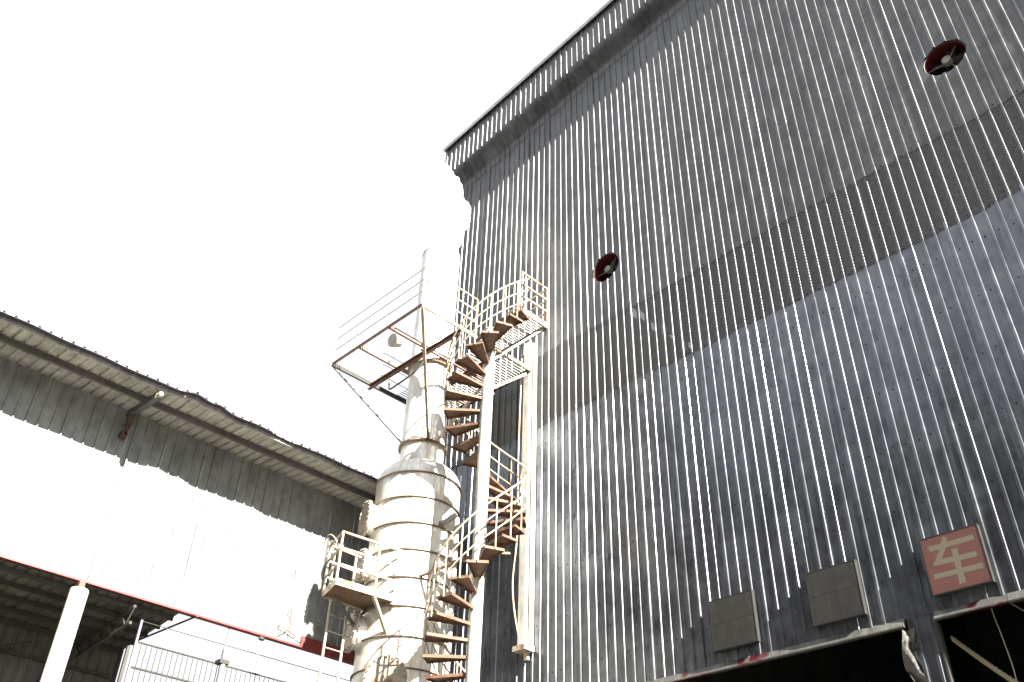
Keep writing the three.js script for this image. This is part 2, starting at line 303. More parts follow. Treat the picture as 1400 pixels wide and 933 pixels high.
{ // crumpled strip hanging down the jamb of the first door
  const g = new THREE.PlaneGeometry(0.16, 2.6, 6, 60), p = g.attributes.position; let ph = 0;
  for (let i = 0; i < p.count; i++) { const x = p.getX(i), y = p.getY(i), k = 1 + 0.8 * Math.sin(y * 2.3); p.setXYZ(i, x + 0.035 * Math.sin(y * 5.1) * k, y, 0.045 * Math.sin(y * 9 + x * 30) * k + 0.03 * Math.sin(y * 23 + x * 11)); }
  g.computeVertexNormals(); g.rotateY(-Math.PI / 2 + 0.5); g.translate(XW - 0.09, LINTEL - 0.1 - 1.3, -5.26);
  obj('crumpled_flashing', g, M.flashing, hall);
}

// ---------------------------------------------------------------- fans in the wall
FANS.forEach((f, i) => {
  const fan = thing('exhaust_fan', i ? 'round wall fan with dark interior above the perforated strip, high over the red sign' : 'round wall fan with lit red duct ring, beside the spiral staircase top', 'fan', V(XW, f.v, f.u), 'exhaust fans in the gable wall');
  const at = (g) => g.rotateZ(Math.PI / 2).translate(XW, f.v, f.u);
  const ringPts = [[0.378, -0.012], [0.398, -0.006], [0.412, -0.012], [0.405, -0.34], [0.385, -0.34], [0.378, -0.012]].map(([a, b]) => new THREE.Vector2(a, b));
  obj('duct_ring', at(new THREE.LatheGeometry(ringPts, 40)), M.fanRed, fan);
  obj('rim', at(new THREE.TorusGeometry(0.402, 0.014, 8, 48).rotateX(Math.PI / 2)  .translate(0, -0.008, 0)), M.fanDark, fan);
  obj('motor', at(new THREE.CylinderGeometry(0.085, 0.09, 0.12, 20).translate(0, -0.1, 0)), M.fanHub, fan);
  for (let k = 0; k < 3; k++) { const a = k * 2.094 + 0.6, d = V(0, Math.cos(a), Math.sin(a)), c = V(XW + 0.14, f.v, f.u); obj('arm', bar(c.clone().addScaledVector(d, 0.08), c.clone().addScaledVector(d, 0.38), 0.025, 0.012), M.fanHub, fan); }
  for (let k = 0; k < 5; k++) { const g = new THREE.BoxGeometry(0.012, 0.28, 0.17).rotateY(0.5).translate(0, 0.22, 0).rotateX(k * 1.2566 + 0.3).translate(XW + 0.22, f.v, f.u); obj('blade', g, M.fanDark, fan); }
});

// ---------------------------------------------------------------- sign boards over the doors
function signboard(z0, z1, label, face, group) {
  const y0 = 6.605, y1 = 7.42, xb = XW - 0.032, xf = XW - 0.115;
  const s = thing('sign_board', label, 'sign', V(XW, y0, (z0 + z1) / 2), group);
  obj('backing', box(xf + 0.004, xb, y0, y1, z0, z1), M.board, s);
  const e = 0.014;
  obj('edge_frame', [box(xf - 0.004, xb, y0 - e, y0 - 0.001, z0 - e, z1 + e), box(xf - 0.004, xb, y1 + 0.001, y1 + e, z0 - e, z1 + e), box(xf - 0.004, xb, y0, y1, z0 - e, z0 - 0.001), box(xf - 0.004, xb, y0, y1, z1 + 0.001, z1 + e)], M.board, s);
  const ym = lerp(y0, y1, 0.52);
  face(s, xf, y0, y1, z0, z1, ym);
  const riv = []; for (const [a, b] of [[0.05, 0.06], [0.95, 0.06], [0.05, 0.94], [0.95, 0.94], [0.12, 0.55], [0.9, 0.47], [0.5, 0.93]]) riv.push(new THREE.SphereGeometry(0.005, 6, 4).translate(xf - 0.002, lerp(y0, y1, b), lerp(z0, z1, a)));
  stuff(obj('rivets', riv, M.steelGrey, s));
}
const blank = (s, xf, y0, y1, z0, z1, ym) => { obj('panel', box(xf - 0.001, xf + 0.003, y0 + 0.003, ym - 0.001, z0 + 0.003, z1 - 0.003), M.board, s); obj('panel', box(xf - 0.002, xf + 0.003, ym + 0.001, y1 - 0.003, z0 + 0.003, z1 - 0.003), M.board, s); };
signboard(-8.46, -7.645, 'blank grey-brown square board above the first door, the one farther from the red sign', blank);
signboard(-6.635, -5.82, 'blank grey-brown square board between the other blank board and the red sign', blank);
{
  const cv = document.createElement('canvas'); cv.width = cv.height = 512; const x = cv.getContext('2d');
  x.fillStyle = 'rgb(92,58,55)'; x.fillRect(0, 0, 512, 512);
  const img = (q) => q * 512;
  for (let i = 0; i < 900; i++) { x.fillStyle = `rgba(${rnd() < 0.5 ? '70,56,47' : '100,52,48'},${0.03 + 0.06 * rnd()})`; const w = 10 + 60 * rnd(); x.fillRect(512 * rnd() - 20, 512 * rnd() - 20, w, 6 + w * 0.6 * rnd()); }
  const stroke = (pts, w) => { x.beginPath(); x.lineWidth = w; x.lineJoin = 'miter'; x.lineCap = 'butt'; pts.forEach(([a, b], i) => i ? x.lineTo(img(a), img(b)) : x.moveTo(img(a), img(b))); x.stroke(); };
  x.strokeStyle = 'rgb(102,97,82)';
  stroke([[0.11, 0.2], [0.91, 0.2]], 46); stroke([[0.44, 0.06], [0.36, 0.24], [0.2, 0.47], [0.88, 0.5]], 48); stroke([[0.08, 0.7], [0.93, 0.72]], 46); stroke([[0.54, 0.31], [0.53, 0.93]], 54);
  for (let i = 0; i < 500; i++) { x.fillStyle = `rgba(96,72,62,${0.05 + 0.1 * rnd()})`; x.fillRect(512 * rnd(), 512 * rnd(), 2 + 5 * rnd(), 2 + 14 * rnd()); }
  for (let i = 0; i < 14; i++) { x.fillStyle = 'rgba(205,200,185,0.8)'; x.fillRect(512 * rnd(), 512 * rnd(), 2 + 4 * rnd(), 2 + 4 * rnd()); }
  const t = new THREE.CanvasTexture(cv); t.colorSpace = THREE.SRGBColorSpace; t.anisotropy = 8;
  const m = std({ map: t, roughness: 0.5 });
  signboard(-4.77, -3.955, 'square red board with a large faded cream Chinese character above the second door', (s, xf, y0, y1, z0, z1) => {
    const g = new THREE.PlaneGeometry(z1 - z0 - 0.004, y1 - y0 - 0.004).rotateY(-Math.PI / 2).translate(xf - 0.001, (y0 + y1) / 2, (z0 + z1) / 2); obj('printed_face', g, m, s, true);
  });
}

// ---------------------------------------------------------------- things in the second doorway
{
  const a = hitX(1312, 879, 13.45), b = hitX(1400, 930, 13.45), d = b.clone().sub(a), e = a.clone().addScaledVector(d, 2.2), s = a.clone().addScaledVector(d, -0.12);
  const l = []; for (let k = 0; k < 3; k++) { const pts = []; for (let i = 0; i <= 90; i++) { const t = i / 90, p = s.clone().lerp(e, t); p.y -= 0.12 * Math.sin(Math.PI * t); const q = t * 70 + k * 2.094; p.x += 0.026 * Math.cos(q); p.y += 0.026 * Math.sin(q); pts.push(p); } l.push(tube(pts, 0.019, 360, 6)); }
  const r = obj('twisted_rope', l, M.rope, scene); r.userData = { label: 'thick twisted rope hanging slantwise inside the second doorway', category: 'rope' };
  const w = obj('hanging_wire', tube([hitX(1355, 826, 13.3), hitX(1357, 836, 13.3), hitX(1370, 870, 13.3), hitX(1386, 915, 13.3), hitX(1391, 935, 13.3)], 0.008, 30, 6), M.rope, scene); w.userData = { label: 'thin pale wire hanging straight down in the second doorway', category: 'wire' };
  const w2 = obj('hanging_wire', bar(hitX(1380, 824, 13.3), hitX(1425, 850, 13.3), 0.015), M.galv, scene); w2.userData = { label: 'short pale slanting bar under the head of the second doorway', category: 'bar' };
}

// ---------------------------------------------------------------- duct on the gable wall
{
  const d = thing('cable_duct', 'tall white square duct fixed to the ribbed wall behind the spiral staircase', 'duct', V(12.97, 7.6, -12.83));
  const cuts = [7.62, 10.1, 12.6, 15.05];
  for (let i = 0; i < 3; i++) obj('duct_length', box(12.77, 12.985, cuts[i], cuts[i + 1] - 0.012, -12.93, -12.75), M.white, d);
  obj('side_rail', box(12.86, 12.985, 7.62, 15.0, -12.715, -12.69), M.white, d);
  obj('foot_bracket', [box(12.7, 12.985, 7.5, 7.6, -13.0, -12.66), box(12.9, 12.97, 7.36, 7.5, -12.88, -12.78)], M.cream, d);
  const c = obj('hanging_cable', tube([V(12.74, 14.6, -12.97), V(12.73, 12, -13.0), V(12.74, 10, -12.98), V(12.72, 8.9, -13.06), V(12.73, 8.2, -12.97), V(12.72, 7.62, -12.8)], 0.018, 60, 6), M.rail, d);
}

// ================================================================ the lower shed on the left (wall in the plane z = -16.6)
const ZW = -16.6, PL = 0.2175, TRIM = 7.74, TOPW = 11.24;
const shed = thing('roadside_shed', 'pale grey ribbed metal shed with deep bent eaves and open bays below', 'building', V(12.4, 0, ZW));
const frontW = part('front_wall', shed);
const X0 = -0.6, NSH = 15;
for (let c = 0; c < NSH; c++) {
  const u0 = X0 + c * PL * 4, rows = purlinRows(TRIM + 0.02, TOPW, 1.1), ph = rr(0, 9);
  obj('wall_sheet', corrugated({ u0, ribs: 4, pitch: PL, h: 0.028, base: 0.05, crest: 0.024, toWorld: (x, y, w) => V(x, y, ZW + w), rowsAt: () => rows.map(([v]) => [v, 0]), dimple: (u, v, j, mid) => (rows[j][1] && mid ? -0.006 : 0) + 0.003 * Math.sin(u * 8 + v * 2.3 + ph) }), pick(M.shed), frontW, true);
}
const XE = X0 + NSH * PL * 4;
obj('red_base_trim', [box(X0, 10.1, TRIM - 0.03, TRIM - 0.002, ZW + 0.03, ZW + 0.05), box(X0, XE, TRIM - 0.036, TRIM - 0.03, ZW - 0.1, ZW + 0.05)], M.redTrim, shed);
obj('red_base_board', [box(10.102, XE, TRIM - 0.03, TRIM + 0.2, ZW + 0.027, ZW + 0.05)], M.redTrim, shed);
{ // roof: sheets running out over the eave
  const sl = 0.1, roofY = (z) => 11.14 + sl * (-15.25 - z), PR = 0.204;
  const lip = (x) => { // knocks along the eave
    const up = 0.11 * Math.exp(-(((x - 6.05) / 0.28) ** 2)) + 0.07 * Math.exp(-(((x - 6.55) / 0.16) ** 2)) + 0.03 * Math.exp(-(((x - 7.35) / 0.3) ** 2));
    const cut = 0.06 * sstep(7.65, 7.85, x) * (1 - sstep(8.25, 8.45, x));
    return [up, cut];
  };
  for (let c = 0; c < 16; c++) {
    const u0 = X0 + c * PR * 4; if (u0 + PR * 4 > 12.5) break;
    const zs = [0, 0.1, 0.2, 0.4, 0.75, 1.4, 2.0, 2.6];
    obj('roof_sheet', corrugated({ u0, ribs: 4, pitch: PR, h: 0.034, base: 0.056, crest: 0.032, vary: 0.1, toWorld: (x, v, w) => { const [up, cut] = lip(x), z0 = -15.12 - cut, z = Math.min(z0, -15.12 - v) ; return V(x, roofY(z) + 0.07 + w + up * (1 - sstep(0, 0.75, v)) + 0.008 * Math.sin(x * 5) * (1 - sstep(0, 0.8, v)), z); }, rowsAt: () => zs.map((v) => [v, 0]) }), pick(M.soffit), shed, true);
  }
  const xr = 12.4;
  const edge = []; for (let x = X0; x < xr - 0.1; x += 0.125) { const a = lip(x)[0], b = lip(x + 0.125)[0]; edge.push(bar(V(x, roofY(-15.26) + 0.06 + a * 0.82, -15.26), V(x + 0.128, roofY(-15.26) + 0.06 + b * 0.82, -15.26), 0.05, 0.145)); }
  obj('edge_purlin', edge, M.galv, shed);
  for (let c = 0; c < 6; c++) { const fl = []; for (let x = X0 + c * 2.15; x < Math.min(xr, X0 + c * 2.15 + 2.14); x += 0.107) { const [a, k] = lip(x), [b] = lip(x + 0.107); { const g = box(x, x + 0.108, 0, 0.006, -15.235, -15.1 - k), p = g.attributes.position; for (let i = 0; i < p.count; i++) p.setY(i, p.getY(i) + roofY(p.getZ(i)) + 0.055 + (p.getX(i) > x + 0.05 ? b : a) * 0.95 + 0.008 * Math.sin(p.getX(i) * 5)); g.computeVertexNormals(); fl.push(g); } } obj('eave_flashing', fl, M.slate, shed); }
  for (const z of [-15.95, -17.3]) obj('purlin', box(X0, xr, roofY(z) - 0.06, roofY(z) + 0.055, z - 0.03, z + 0.03), M.steelGrey, shed);
  for (const x of [5.38, 11.25]) { // outriggers that carry the eave, with a bracket post on the wall
    obj('outrigger', [bar(V(x, roofY(-15.3) - 0.13, -15.3), V(x, roofY(-16.6) - 0.13, -16.58), 0.1, 0.12)], M.steelGrey, shed);
    obj('outrigger_stub', [new THREE.CylinderGeometry(0.045, 0.045, 0.12, 12).rotateX(Math.PI / 2).translate(x, roofY(-15.3) - 0.13, -15.25)], M.cream, shed);
    obj('bracket', [bar(V(x - 0.03, 11.15, -16.45), V(x, 10.62, -16.45), 0.06, 0.05), bar(V(x + 0.06, 11.1, -16.4), V(x + 0.01, 10.66, -16.44), 0.05, 0.03), box(x - 0.07, x + 0.05, 10.58, 10.7, -16.57, -16.42)], M.primer, shed);
  }
}
{ // front columns under the red trim
  for (const x of [5.47, 12.1]) { const col = obj('column', [rod(V(x, 0, -16.48), V(x, 7.5, -16.48), 0.16, 28), new THREE.SphereGeometry(0.16, 28, 10, 0, 6.3, 0, Math.PI / 2).scale(1, 0.4, 1).translate(x, 7.5, -16.48)], M.white, shed); obj('column_head', [box(x - 0.05, x + 0.05, 7.55, TRIM - 0.07, -16.54, -16.44)], M.primer, col); }
}
// small wire frame on the trim, and a lamp
{
  const P = (x, y) => hitZ(x, y, -16.53), w = thing('wire_bracket', 'bent thin wire frame standing up from the red trim of the shed', 'bracket', V(9.7, TRIM + 0.1, -16.53));
  const b0 = P(380, 874), b1 = P(394, 878), b2 = P(412, 882); for (const b of [b0, b1, b2]) b.y = TRIM + 0.1;
  for (const [a, b, m] of [[b0, P(381, 855), M.primer], [P(381, 855), P(399, 831), M.steelGrey], [P(399, 831), b1, M.primer], [P(381, 855), b2, M.primer], [b0, P(394, 861), M.steelGrey]]) obj('wire', bar(a, b, 0.014), m, w);
}
{ const l = thing('small_lamp', 'tiny dark lamp hanging under the red trim of the shed', 'lamp', V(9.18, TRIM - 0.15, -16.52)); obj('lamp_body', [new THREE.SphereGeometry(0.05, 12, 8).scale(1.4, 0.8, 1).translate(9.18, TRIM - 0.11, -16.52)], M.steelDark, l); obj('stem', rod(V(9.18, TRIM - 0.1, -16.52), V(9.18, TRIM - 0.05, -16.52), 0.012), M.steelDark, l); }
// ---------------------------------------------------------------- lean-to under the shed
{
  const L = thing('lean_to', 'dark lean-to bay with roof purlins and trusses under the shed', 'shed', V(7.4, 0, -18.86));
  const zf = -16.59, zb = -18.86, yf = 7.672, yb = 7.43, ry = (z) => lerp(yf, yb, (z - zf) / (zb - zf));
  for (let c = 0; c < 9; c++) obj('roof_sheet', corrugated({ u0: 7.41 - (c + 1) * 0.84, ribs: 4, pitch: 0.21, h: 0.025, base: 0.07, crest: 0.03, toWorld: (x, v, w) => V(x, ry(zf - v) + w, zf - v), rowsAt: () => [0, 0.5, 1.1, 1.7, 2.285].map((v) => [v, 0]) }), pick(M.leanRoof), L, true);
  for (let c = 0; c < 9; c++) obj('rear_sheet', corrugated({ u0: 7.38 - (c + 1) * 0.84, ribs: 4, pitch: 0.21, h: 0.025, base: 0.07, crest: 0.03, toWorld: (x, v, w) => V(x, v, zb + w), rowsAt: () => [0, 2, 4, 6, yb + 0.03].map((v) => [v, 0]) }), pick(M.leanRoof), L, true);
  for (let i = 0; i < 5; i++) { const z = lerp(zf - 0.2, zb + 0.15, i / 4), yy = ry(z) - 0.045; obj('purlin', box(-0.2, 7.4, yy - 0.04, yy + 0.04, z - 0.02, z + 0.02), M.steelDark, L); }
  for (const y of [6.1, 6.9]) obj('wall_rail', box(-0.2, 7.3, y - 0.03, y + 0.03, zb + 0.03, zb + 0.09), M.steelDark, L);
  for (const x of [2.2, 6.55]) {
    const tr = part('truss', L), yb2 = 7.12, top = (z) => ry(z) - 0.11;
    obj('bottom_chord', bar(V(x, yb2 + 0.14, zf), V(x, yb2 - 0.02, zb + 0.1), 0.05), M.steelDark, tr); obj('top_chord', bar(V(x, top(zf), zf), V(x, top(zb), zb + 0.05), 0.05), M.steelDark, tr);
    for (let i = 0; i < 5; i++) { const z0 = lerp(zf, zb, i / 5), z1 = lerp(zf, zb, (i + 0.5) / 5), z2 = lerp(zf, zb, (i + 1) / 5), bc = (z) => lerp(yb2 + 0.14, yb2 - 0.02, (z - zf) / (zb - zf)); obj('web', bar(V(x, top(z0), z0), V(x, bc(z1), z1), 0.025), M.steelDark, tr); obj('web', bar(V(x, bc(z1), z1), V(x, top(z2), z2), 0.025), M.steelDark, tr); }
  }
  obj('brace', rod(V(6.4, 7.0, zb + 0.15), V(4.2, 4.2, zb + 0.15), 0.03), M.steelDark, L);
  obj('brace', rod(V(5.6, 7.1, zb + 0.3), V(2.0, 5.6, zb + 0.3), 0.02), M.steelDark, L);
  obj('tie_rod', rod(V(7.75, 7.7, zf + 0.05), V(7.35, 7.47, zb + 0.4), 0.02), M.primer, L);
  obj('end_post', box(6.73, 6.79, 0, 6.95, -16.93, -16.87), M.steelDark, L);
  obj('end_post', box(7.38, 7.46, 0, 7.45, zb - 0.05, zb + 0.03), M.steelDark, L);
}
// ---------------------------------------------------------------- bar grille and drain pipe in the open bay
{
  const G = thing('bar_grille', 'grey steel bar grille filling the bright open bay under the shed', 'grille', V(6.9, 0, -16.85)), z = -16.85;
  for (const [y, r] of [[7.43, 0.008], [7.05, 0.018], [6.6, 0.022], [5.4, 0.02], [3.4, 0.02], [1.2, 0.02]]) obj('rail', rod(V(6.85, y, z), V(11.9, y, z), r, 8), M.steelDark, G);
  for (let x = 6.95; x < 11.9; x += 0.105) obj('bar', rod(V(x, 0, z + 0.025), V(x, 7.06, z + 0.025), 0.009, 6), M.steelDark, G);
  for (const x of [6.85, 11.9]) obj('post', box(x - 0.02, x + 0.02, 0, 7.45, z - 0.02, z + 0.02), M.grille, G);
  const D = thing('drain_pipe', 'grey upright pipe with a thin upper conduit in front of the bar grille', 'pipe', V(8.56, 0, -16.7));
  obj('pipe', rod(V(8.56, 0, -16.7), V(8.56, 7.28, -16.7), 0.06, 16), M.grille, D); obj('conduit', rod(V(8.52, 7.28, -16.7), V(8.5, TRIM - 0.04, -16.62), 0.016, 8), M.grille, D); obj('clamp', box(8.46, 8.66, 7.02, 7.09, -16.84, -16.63), M.steelDark, D);
}

// ================================================================ the exhaust stack
const SX = 11.02, SZ = -14.31, SR = 0.909, UR = 0.48, STOP = 17.6;
const lathe = (pts, n = 64) => new THREE.LatheGeometry(pts.map(([r, y]) => new THREE.Vector2(r, y)), n).translate(SX, 0, SZ);
const cylUV = (g) => { const p = g.attributes.position, uv = g.attributes.uv; for (let i = 0; i < p.count; i++) uv.setXY(i, uv.getX(i) * 3, p.getY(i) / 2.4); return g; };
const stack = thing('exhaust_stack', 'tall stained silver steel exhaust stack with ring flanges, narrowing above a dome', 'chimney', V(SX, 0, SZ));
{
  const ys = []; for (let y = 10.82; y > 0.3; y -= 0.576) ys.unshift(y); ys.unshift(0);
  for (let i = 0; i + 1 < ys.length; i++) {
    obj('shell_section', cylUV(lathe([[SR, ys[i]], [SR + rr(-0.004, 0.004), (ys[i] + ys[i + 1]) / 2], [SR, ys[i + 1]]])), M.shell, stack, true);
    obj('ring_flange', lathe([[SR - 0.01, ys[i + 1] - 0.014], [SR + 0.036, ys[i + 1] - 0.012], [SR + 0.038, ys[i + 1]], [SR + 0.036, ys[i + 1] + 0.01], [SR - 0.01, ys[i + 1] + 0.012]]), M.ring, stack);
  }
  const dome = []; for (let i = 0; i <= 14; i++) { const a = i / 14 * Math.PI / 2; dome.push([UR + 0.01 + (SR - UR - 0.012) * Math.cos(a) ** 0.9, 10.84 + 0.45 * Math.sin(a)]); }
  obj('dome', cylUV(lathe(dome)), M.shell, stack, true);
  const us = [11.22, 11.83, 12.9, 13.95, 15.2, 16.4, STOP];
  for (let i = 0; i + 1 < us.length; i++) obj('flue_section', cylUV(lathe([[UR + (i % 2) * 0.003, us[i]], [UR + (i % 2) * 0.003, us[i + 1]]], 48)), M.shell, stack, true);
  for (const y of [11.83, 13.95]) obj('ring_flange', lathe([[UR, y - 0.03], [UR + 0.06, y - 0.028], [UR + 0.06, y + 0.022], [UR, y + 0.026]], 48), M.ring, stack);
  for (const y of [12.9, 15.2, 16.4]) obj('weld_seam', lathe([[UR, y - 0.01], [UR + 0.006, y], [UR, y + 0.01]], 48), M.galv, stack);
  obj('rim', lathe([[UR - 0.03, STOP], [UR + 0.012, STOP], [UR + 0.012, STOP - 0.05]], 48), M.shell, stack);
  // manholes with bolted covers
  const manhole = (az, y, r, len) => {
    const d = azDir(az), c0 = V(SX, y, SZ).addScaledVector(d, SR - 0.08), c1 = V(SX, y, SZ).addScaledVector(d, SR + len), mh = part('manhole', stack);
    obj('neck', rod(c0, c1, r * 0.8, 28), M.shell, mh);
    obj('flange', rod(c1.clone().addScaledVector(d, -0.03), c1, r, 32), M.white, mh);
    obj('cover', rod(c1.clone().addScaledVector(d, 0.004), c1.clone().addScaledVector(d, 0.034), r * 0.99, 32), M.cover, mh);
    const side = new THREE.Vector3().crossVectors(d, uh), bl = [];
    for (let k = 0; k < 20; k++) { const a = k / 20 * 6.283, p = c1.clone().addScaledVector(side, Math.cos(a) * r * 0.9).addScaledVector(uh, Math.sin(a) * r * 0.9); bl.push(rod(p.clone().addScaledVector(d, -0.06), p.clone().addScaledVector(d, 0.06), 0.016, 6)); }
    stuff(obj('bolts', bl, M.ring, mh));
    const h0 = c1.clone().addScaledVector(d, 0.03), q = (s, t, o) => h0.clone().addScaledVector(side, s).addScaledVector(uh, t).addScaledVector(d, o);
    obj('handle', tube([q(0, 0.12, 0), q(0, 0.11, 0.06), q(0, -0.11, 0.06), q(0, -0.12, 0)], 0.011, 20, 6), M.rail, mh);
  };
  manhole(290, 9.93, 0.39, 0.18); manhole(290, 8.9, 0.36, 0.14); manhole(290, 7.58, 0.4, 0.16); manhole(232, 6.55, 0.4, 0.16);
  // outlet pipe on the right flank
  const e0 = V(10.95, 9.72, -13.5), e1 = V(11.17, 9.93, -13.2);
  obj('outlet_pipe', tube([e0, e0.clone().lerp(e1, 0.6), e1.clone().add(V(0, 0.02, 0)), e1.clone().add(V(0.02, -0.12, 0.03)), V(11.2, 9.4, -13.17), V(11.2, 7, -13.17), V(11.2, 3, -13.17), V(11.2, 0, -13.17)], 0.058, 120, 12), M.galv, stack);
  obj('outlet_collar', rod(V(10.96, 9.7, -13.5), V(11.02, 9.76, -13.42), 0.095, 16), M.ring, stack);
}
// service pipes between the stack and the staircase
for (const [x, z, r, top, lab] of [[11.55, -13.05, 0.045, 9.1, 'thin upright galvanised pipe between the stack and the staircase, with the lower bent top'], [11.8, -13.25, 0.06, 12.4, 'thicker upright galvanised pipe between the stack and the wall, rising past the dome']]) {
  const p = thing('riser_pipe', lab, 'pipe', V(x, 0, z)); obj('pipe', tube([V(x, 0, z), V(x, top * 0.5, z), V(x, top - 0.25, z), V(x - 0.04, top - 0.06, z - 0.06), V(x - 0.22, top, z - 0.3), V(x - 0.4, top, z - 0.62)], r, 90, 10), M.galv, p);
  for (let y = 1; y < top - 0.5; y += 1.6) obj('clamp', rod(V(x, y, z), V(x, y + 0.05, z), r + 0.012, 12), M.steelGrey, p);
}

// ---------------------------------------------------------------- balcony on the flank of the stack
{
  const y = 7.99, A = V(8.93, y, -13.78), B = V(10.25, y, -13.64), Cc = V(10.2, y, -14.5), D = V(9.14, y, -14.48);
  const b = thing('service_balcony', 'small rusty balcony with white railings on the flank of the stack', 'balcony', V(9.5, y, -14.1));
  const sh = new THREE.Shape([A, B, Cc, D].map((p) => new THREE.Vector2(p.x, -p.z)));
  obj('floor', new THREE.ExtrudeGeometry(sh, { depth: 0.02, bevelEnabled: false }).rotateX(-Math.PI / 2).translate(0, y, 0), M.tread, b);
  for (const [p, q] of [[A, B], [A, D], [D, Cc]]) obj('kick_plate', bar(p.clone().add(V(0, 0.03, 0)), q.clone().add(V(0, 0.03, 0)), 0.012, 0.13), M.cream, b);
  const up = (p, h) => p.clone().add(V(0, h, 0)), mid = A.clone().lerp(D, 0.5), Bp = A.clone().lerp(B, 0.62);
  for (const p of [A, Bp, D, mid, D.clone().lerp(Cc, 0.6)]) obj('post', bar(p, up(p, 1.0), 0.035), M.cream, b);
  for (const h of [0.36, 0.68, 1.0]) { obj('front_rail', bar(up(A, h), up(B, h), 0.035), M.cream, b); obj('side_rail', bar(up(A, h), up(D, h), 0.035), M.rail, b); obj('back_rail', bar(up(D, h), up(Cc, h), 0.035), M.rail, b); }
  const hoop = []; for (let i = 0; i <= 12; i++) { const a = i / 12 * Math.PI; hoop.push(V(8.98, y + 0.72 + 0.3 * Math.sin(a), -14.15 - 0.22 * Math.cos(a)).add(V(-0.12 * Math.sin(a), 0, 0))); }
  obj('hoop', tube(hoop, 0.014, 30, 6), M.rail, b);
  obj('brace', bar(V(9.75, y - 0.02, -13.72), V(10.27, y - 0.62, -13.86), 0.06, 0.05), M.cream, b);
  obj('brace', bar(V(9.3, y - 0.02, -14.3), V(10.16, y - 0.55, -14.5), 0.05), M.steelGrey, b);
  const l = thing('wall_ladder', 'narrow pale steel ladder hanging below the small balcony', 'ladder', V(9.5, 0, -14.62));
  for (const x of [9.42, 9.82]) obj('stile', bar(V(x, 0, -14.62), V(x, 8.05, -14.62), 0.035), M.cream, l);
  for (let yy = 0.3; yy < 8; yy += 0.31) obj('rung', rod(V(9.42, yy, -14.62), V(9.82, yy, -14.62), 0.012, 6), M.cream, l);
}

// ---------------------------------------------------------------- upper working platform round the flue
const HP = 14.15;
{
  const xl = 9.33, xr = 12.7, zf = -12.64, zb = -15.92, lx = 10.43;
  const p = thing('stack_platform', 'open steel platform with thin handrails round the top of the stack', 'platform', V(SX, 11.8, SZ));
  obj('edge_beam', channel(V(xl, HP - 0.06, zf), V(xl, HP - 0.06, zb), 0.055, 0.035), M.mauve, p);
  obj('edge_beam', channel(V(xl, HP - 0.06, zb), V(xr, HP - 0.06, zb), 0.1, 0.05), M.steelDark, p);
  obj('edge_beam', channel(V(xl + 0.06, HP - 0.06, zf), V(xr, HP - 0.06, zf), 0.08, 0.04), M.cream, p);
  obj('edge_beam', channel(V(xr, HP - 0.06, zf), V(xr, HP - 0.06, zb), 0.1, 0.05), M.steelDark, p);
  obj('main_beam', channel(V(lx, HP - 0.19, zf + 0.02), V(lx, HP - 0.19, zb), 0.12, 0.07), M.primer, p);
  obj('main_beam', channel(V(11.66, HP - 0.19, zf), V(11.66, HP - 0.19, zb), 0.12, 0.07), M.primer, p);
  obj('cross_beam', channel(V(xl, HP - 0.07, -13.76), V(xr, HP - 0.07, -13.76), 0.09, 0.05), M.mauve, p);
  obj('cross_beam', channel(V(xl, HP - 0.07, -14.86), V(xr, HP - 0.07, -14.86), 0.09, 0.05), M.mauve, p);
  const g = []; // grating bars, left open round the flue
  for (let z = zb + 0.06; z < zf; z += 0.085) { const d = Math.abs(z - SZ), h = d < 0.62 ? Math.sqrt(0.62 ** 2 - d * d) : 0; const segs = h ? [[Math.max(11.25, SX + h), xr]] : [[11.25, xr]]; for (const [a, b] of segs) if (b - a > 0.05) g.push(box(a, b, HP - 0.03, HP - 0.005, z - 0.003, z + 0.003)); }
  for (let x = 11.75; x < xr; x += 0.2) g.push(rod(V(x, HP - 0.012, zf), V(x, HP - 0.012, zb), 0.005, 5));
  stuff(obj('grating', g, M.galv, p));
  const rails = (a, b, m, r, posts) => { for (const h of [0.34, 0.68, 1.02]) obj('handrail', bar(a.clone().add(V(0, h, 0)), b.clone().add(V(0, h, 0)), r), m, p); for (const t of posts) { const q = a.clone().lerp(b, t); obj('rail_post', bar(q, q.clone().add(V(0, 1.02, 0)), r * 1.2), m, p); } };
  rails(V(xl, HP, zf), V(xl, HP, zb), M.galv, 0.016, [0.005, 0.5, 1]);
  rails(V(xl, HP, zb), V(xr, HP, zb), M.galv, 0.014, [0.35, 0.7]);
  rails(V(xl, HP, zf), V(10.92, HP, zf), M.cream, 0.03, [0.5, 1]);
  obj('corner_brace', rod(V(xl, HP - 0.1, zb), V(SX - 0.5, 11.84, SZ - 0.1), 0.022), M.steelGrey, p);
  obj('corner_brace', angleBar(V(xl + 0.02, HP - 0.1, zf), V(SX - 0.24, 11.84, SZ + 0.47), 0.07), M.rail, p);
  obj('corner_brace', angleBar(V(xr, HP - 0.1, zb), V(SX + 0.42, 11.84, SZ - 0.2), 0.05), M.steelGrey, p);
  const c = []; for (let i = 0; i <= 30; i++) { const a = -0.5 + i / 30 * 3.6; c.push(V(SX - 0.72 + 0.1 * Math.cos(a * 2), HP - 0.35 - 0.55 * Math.sin(a * 0.95), SZ - 0.1 + 0.62 * Math.cos(a))); }
  obj('hose', tube(c, 0.022, 90, 8), M.rubber, p);
}
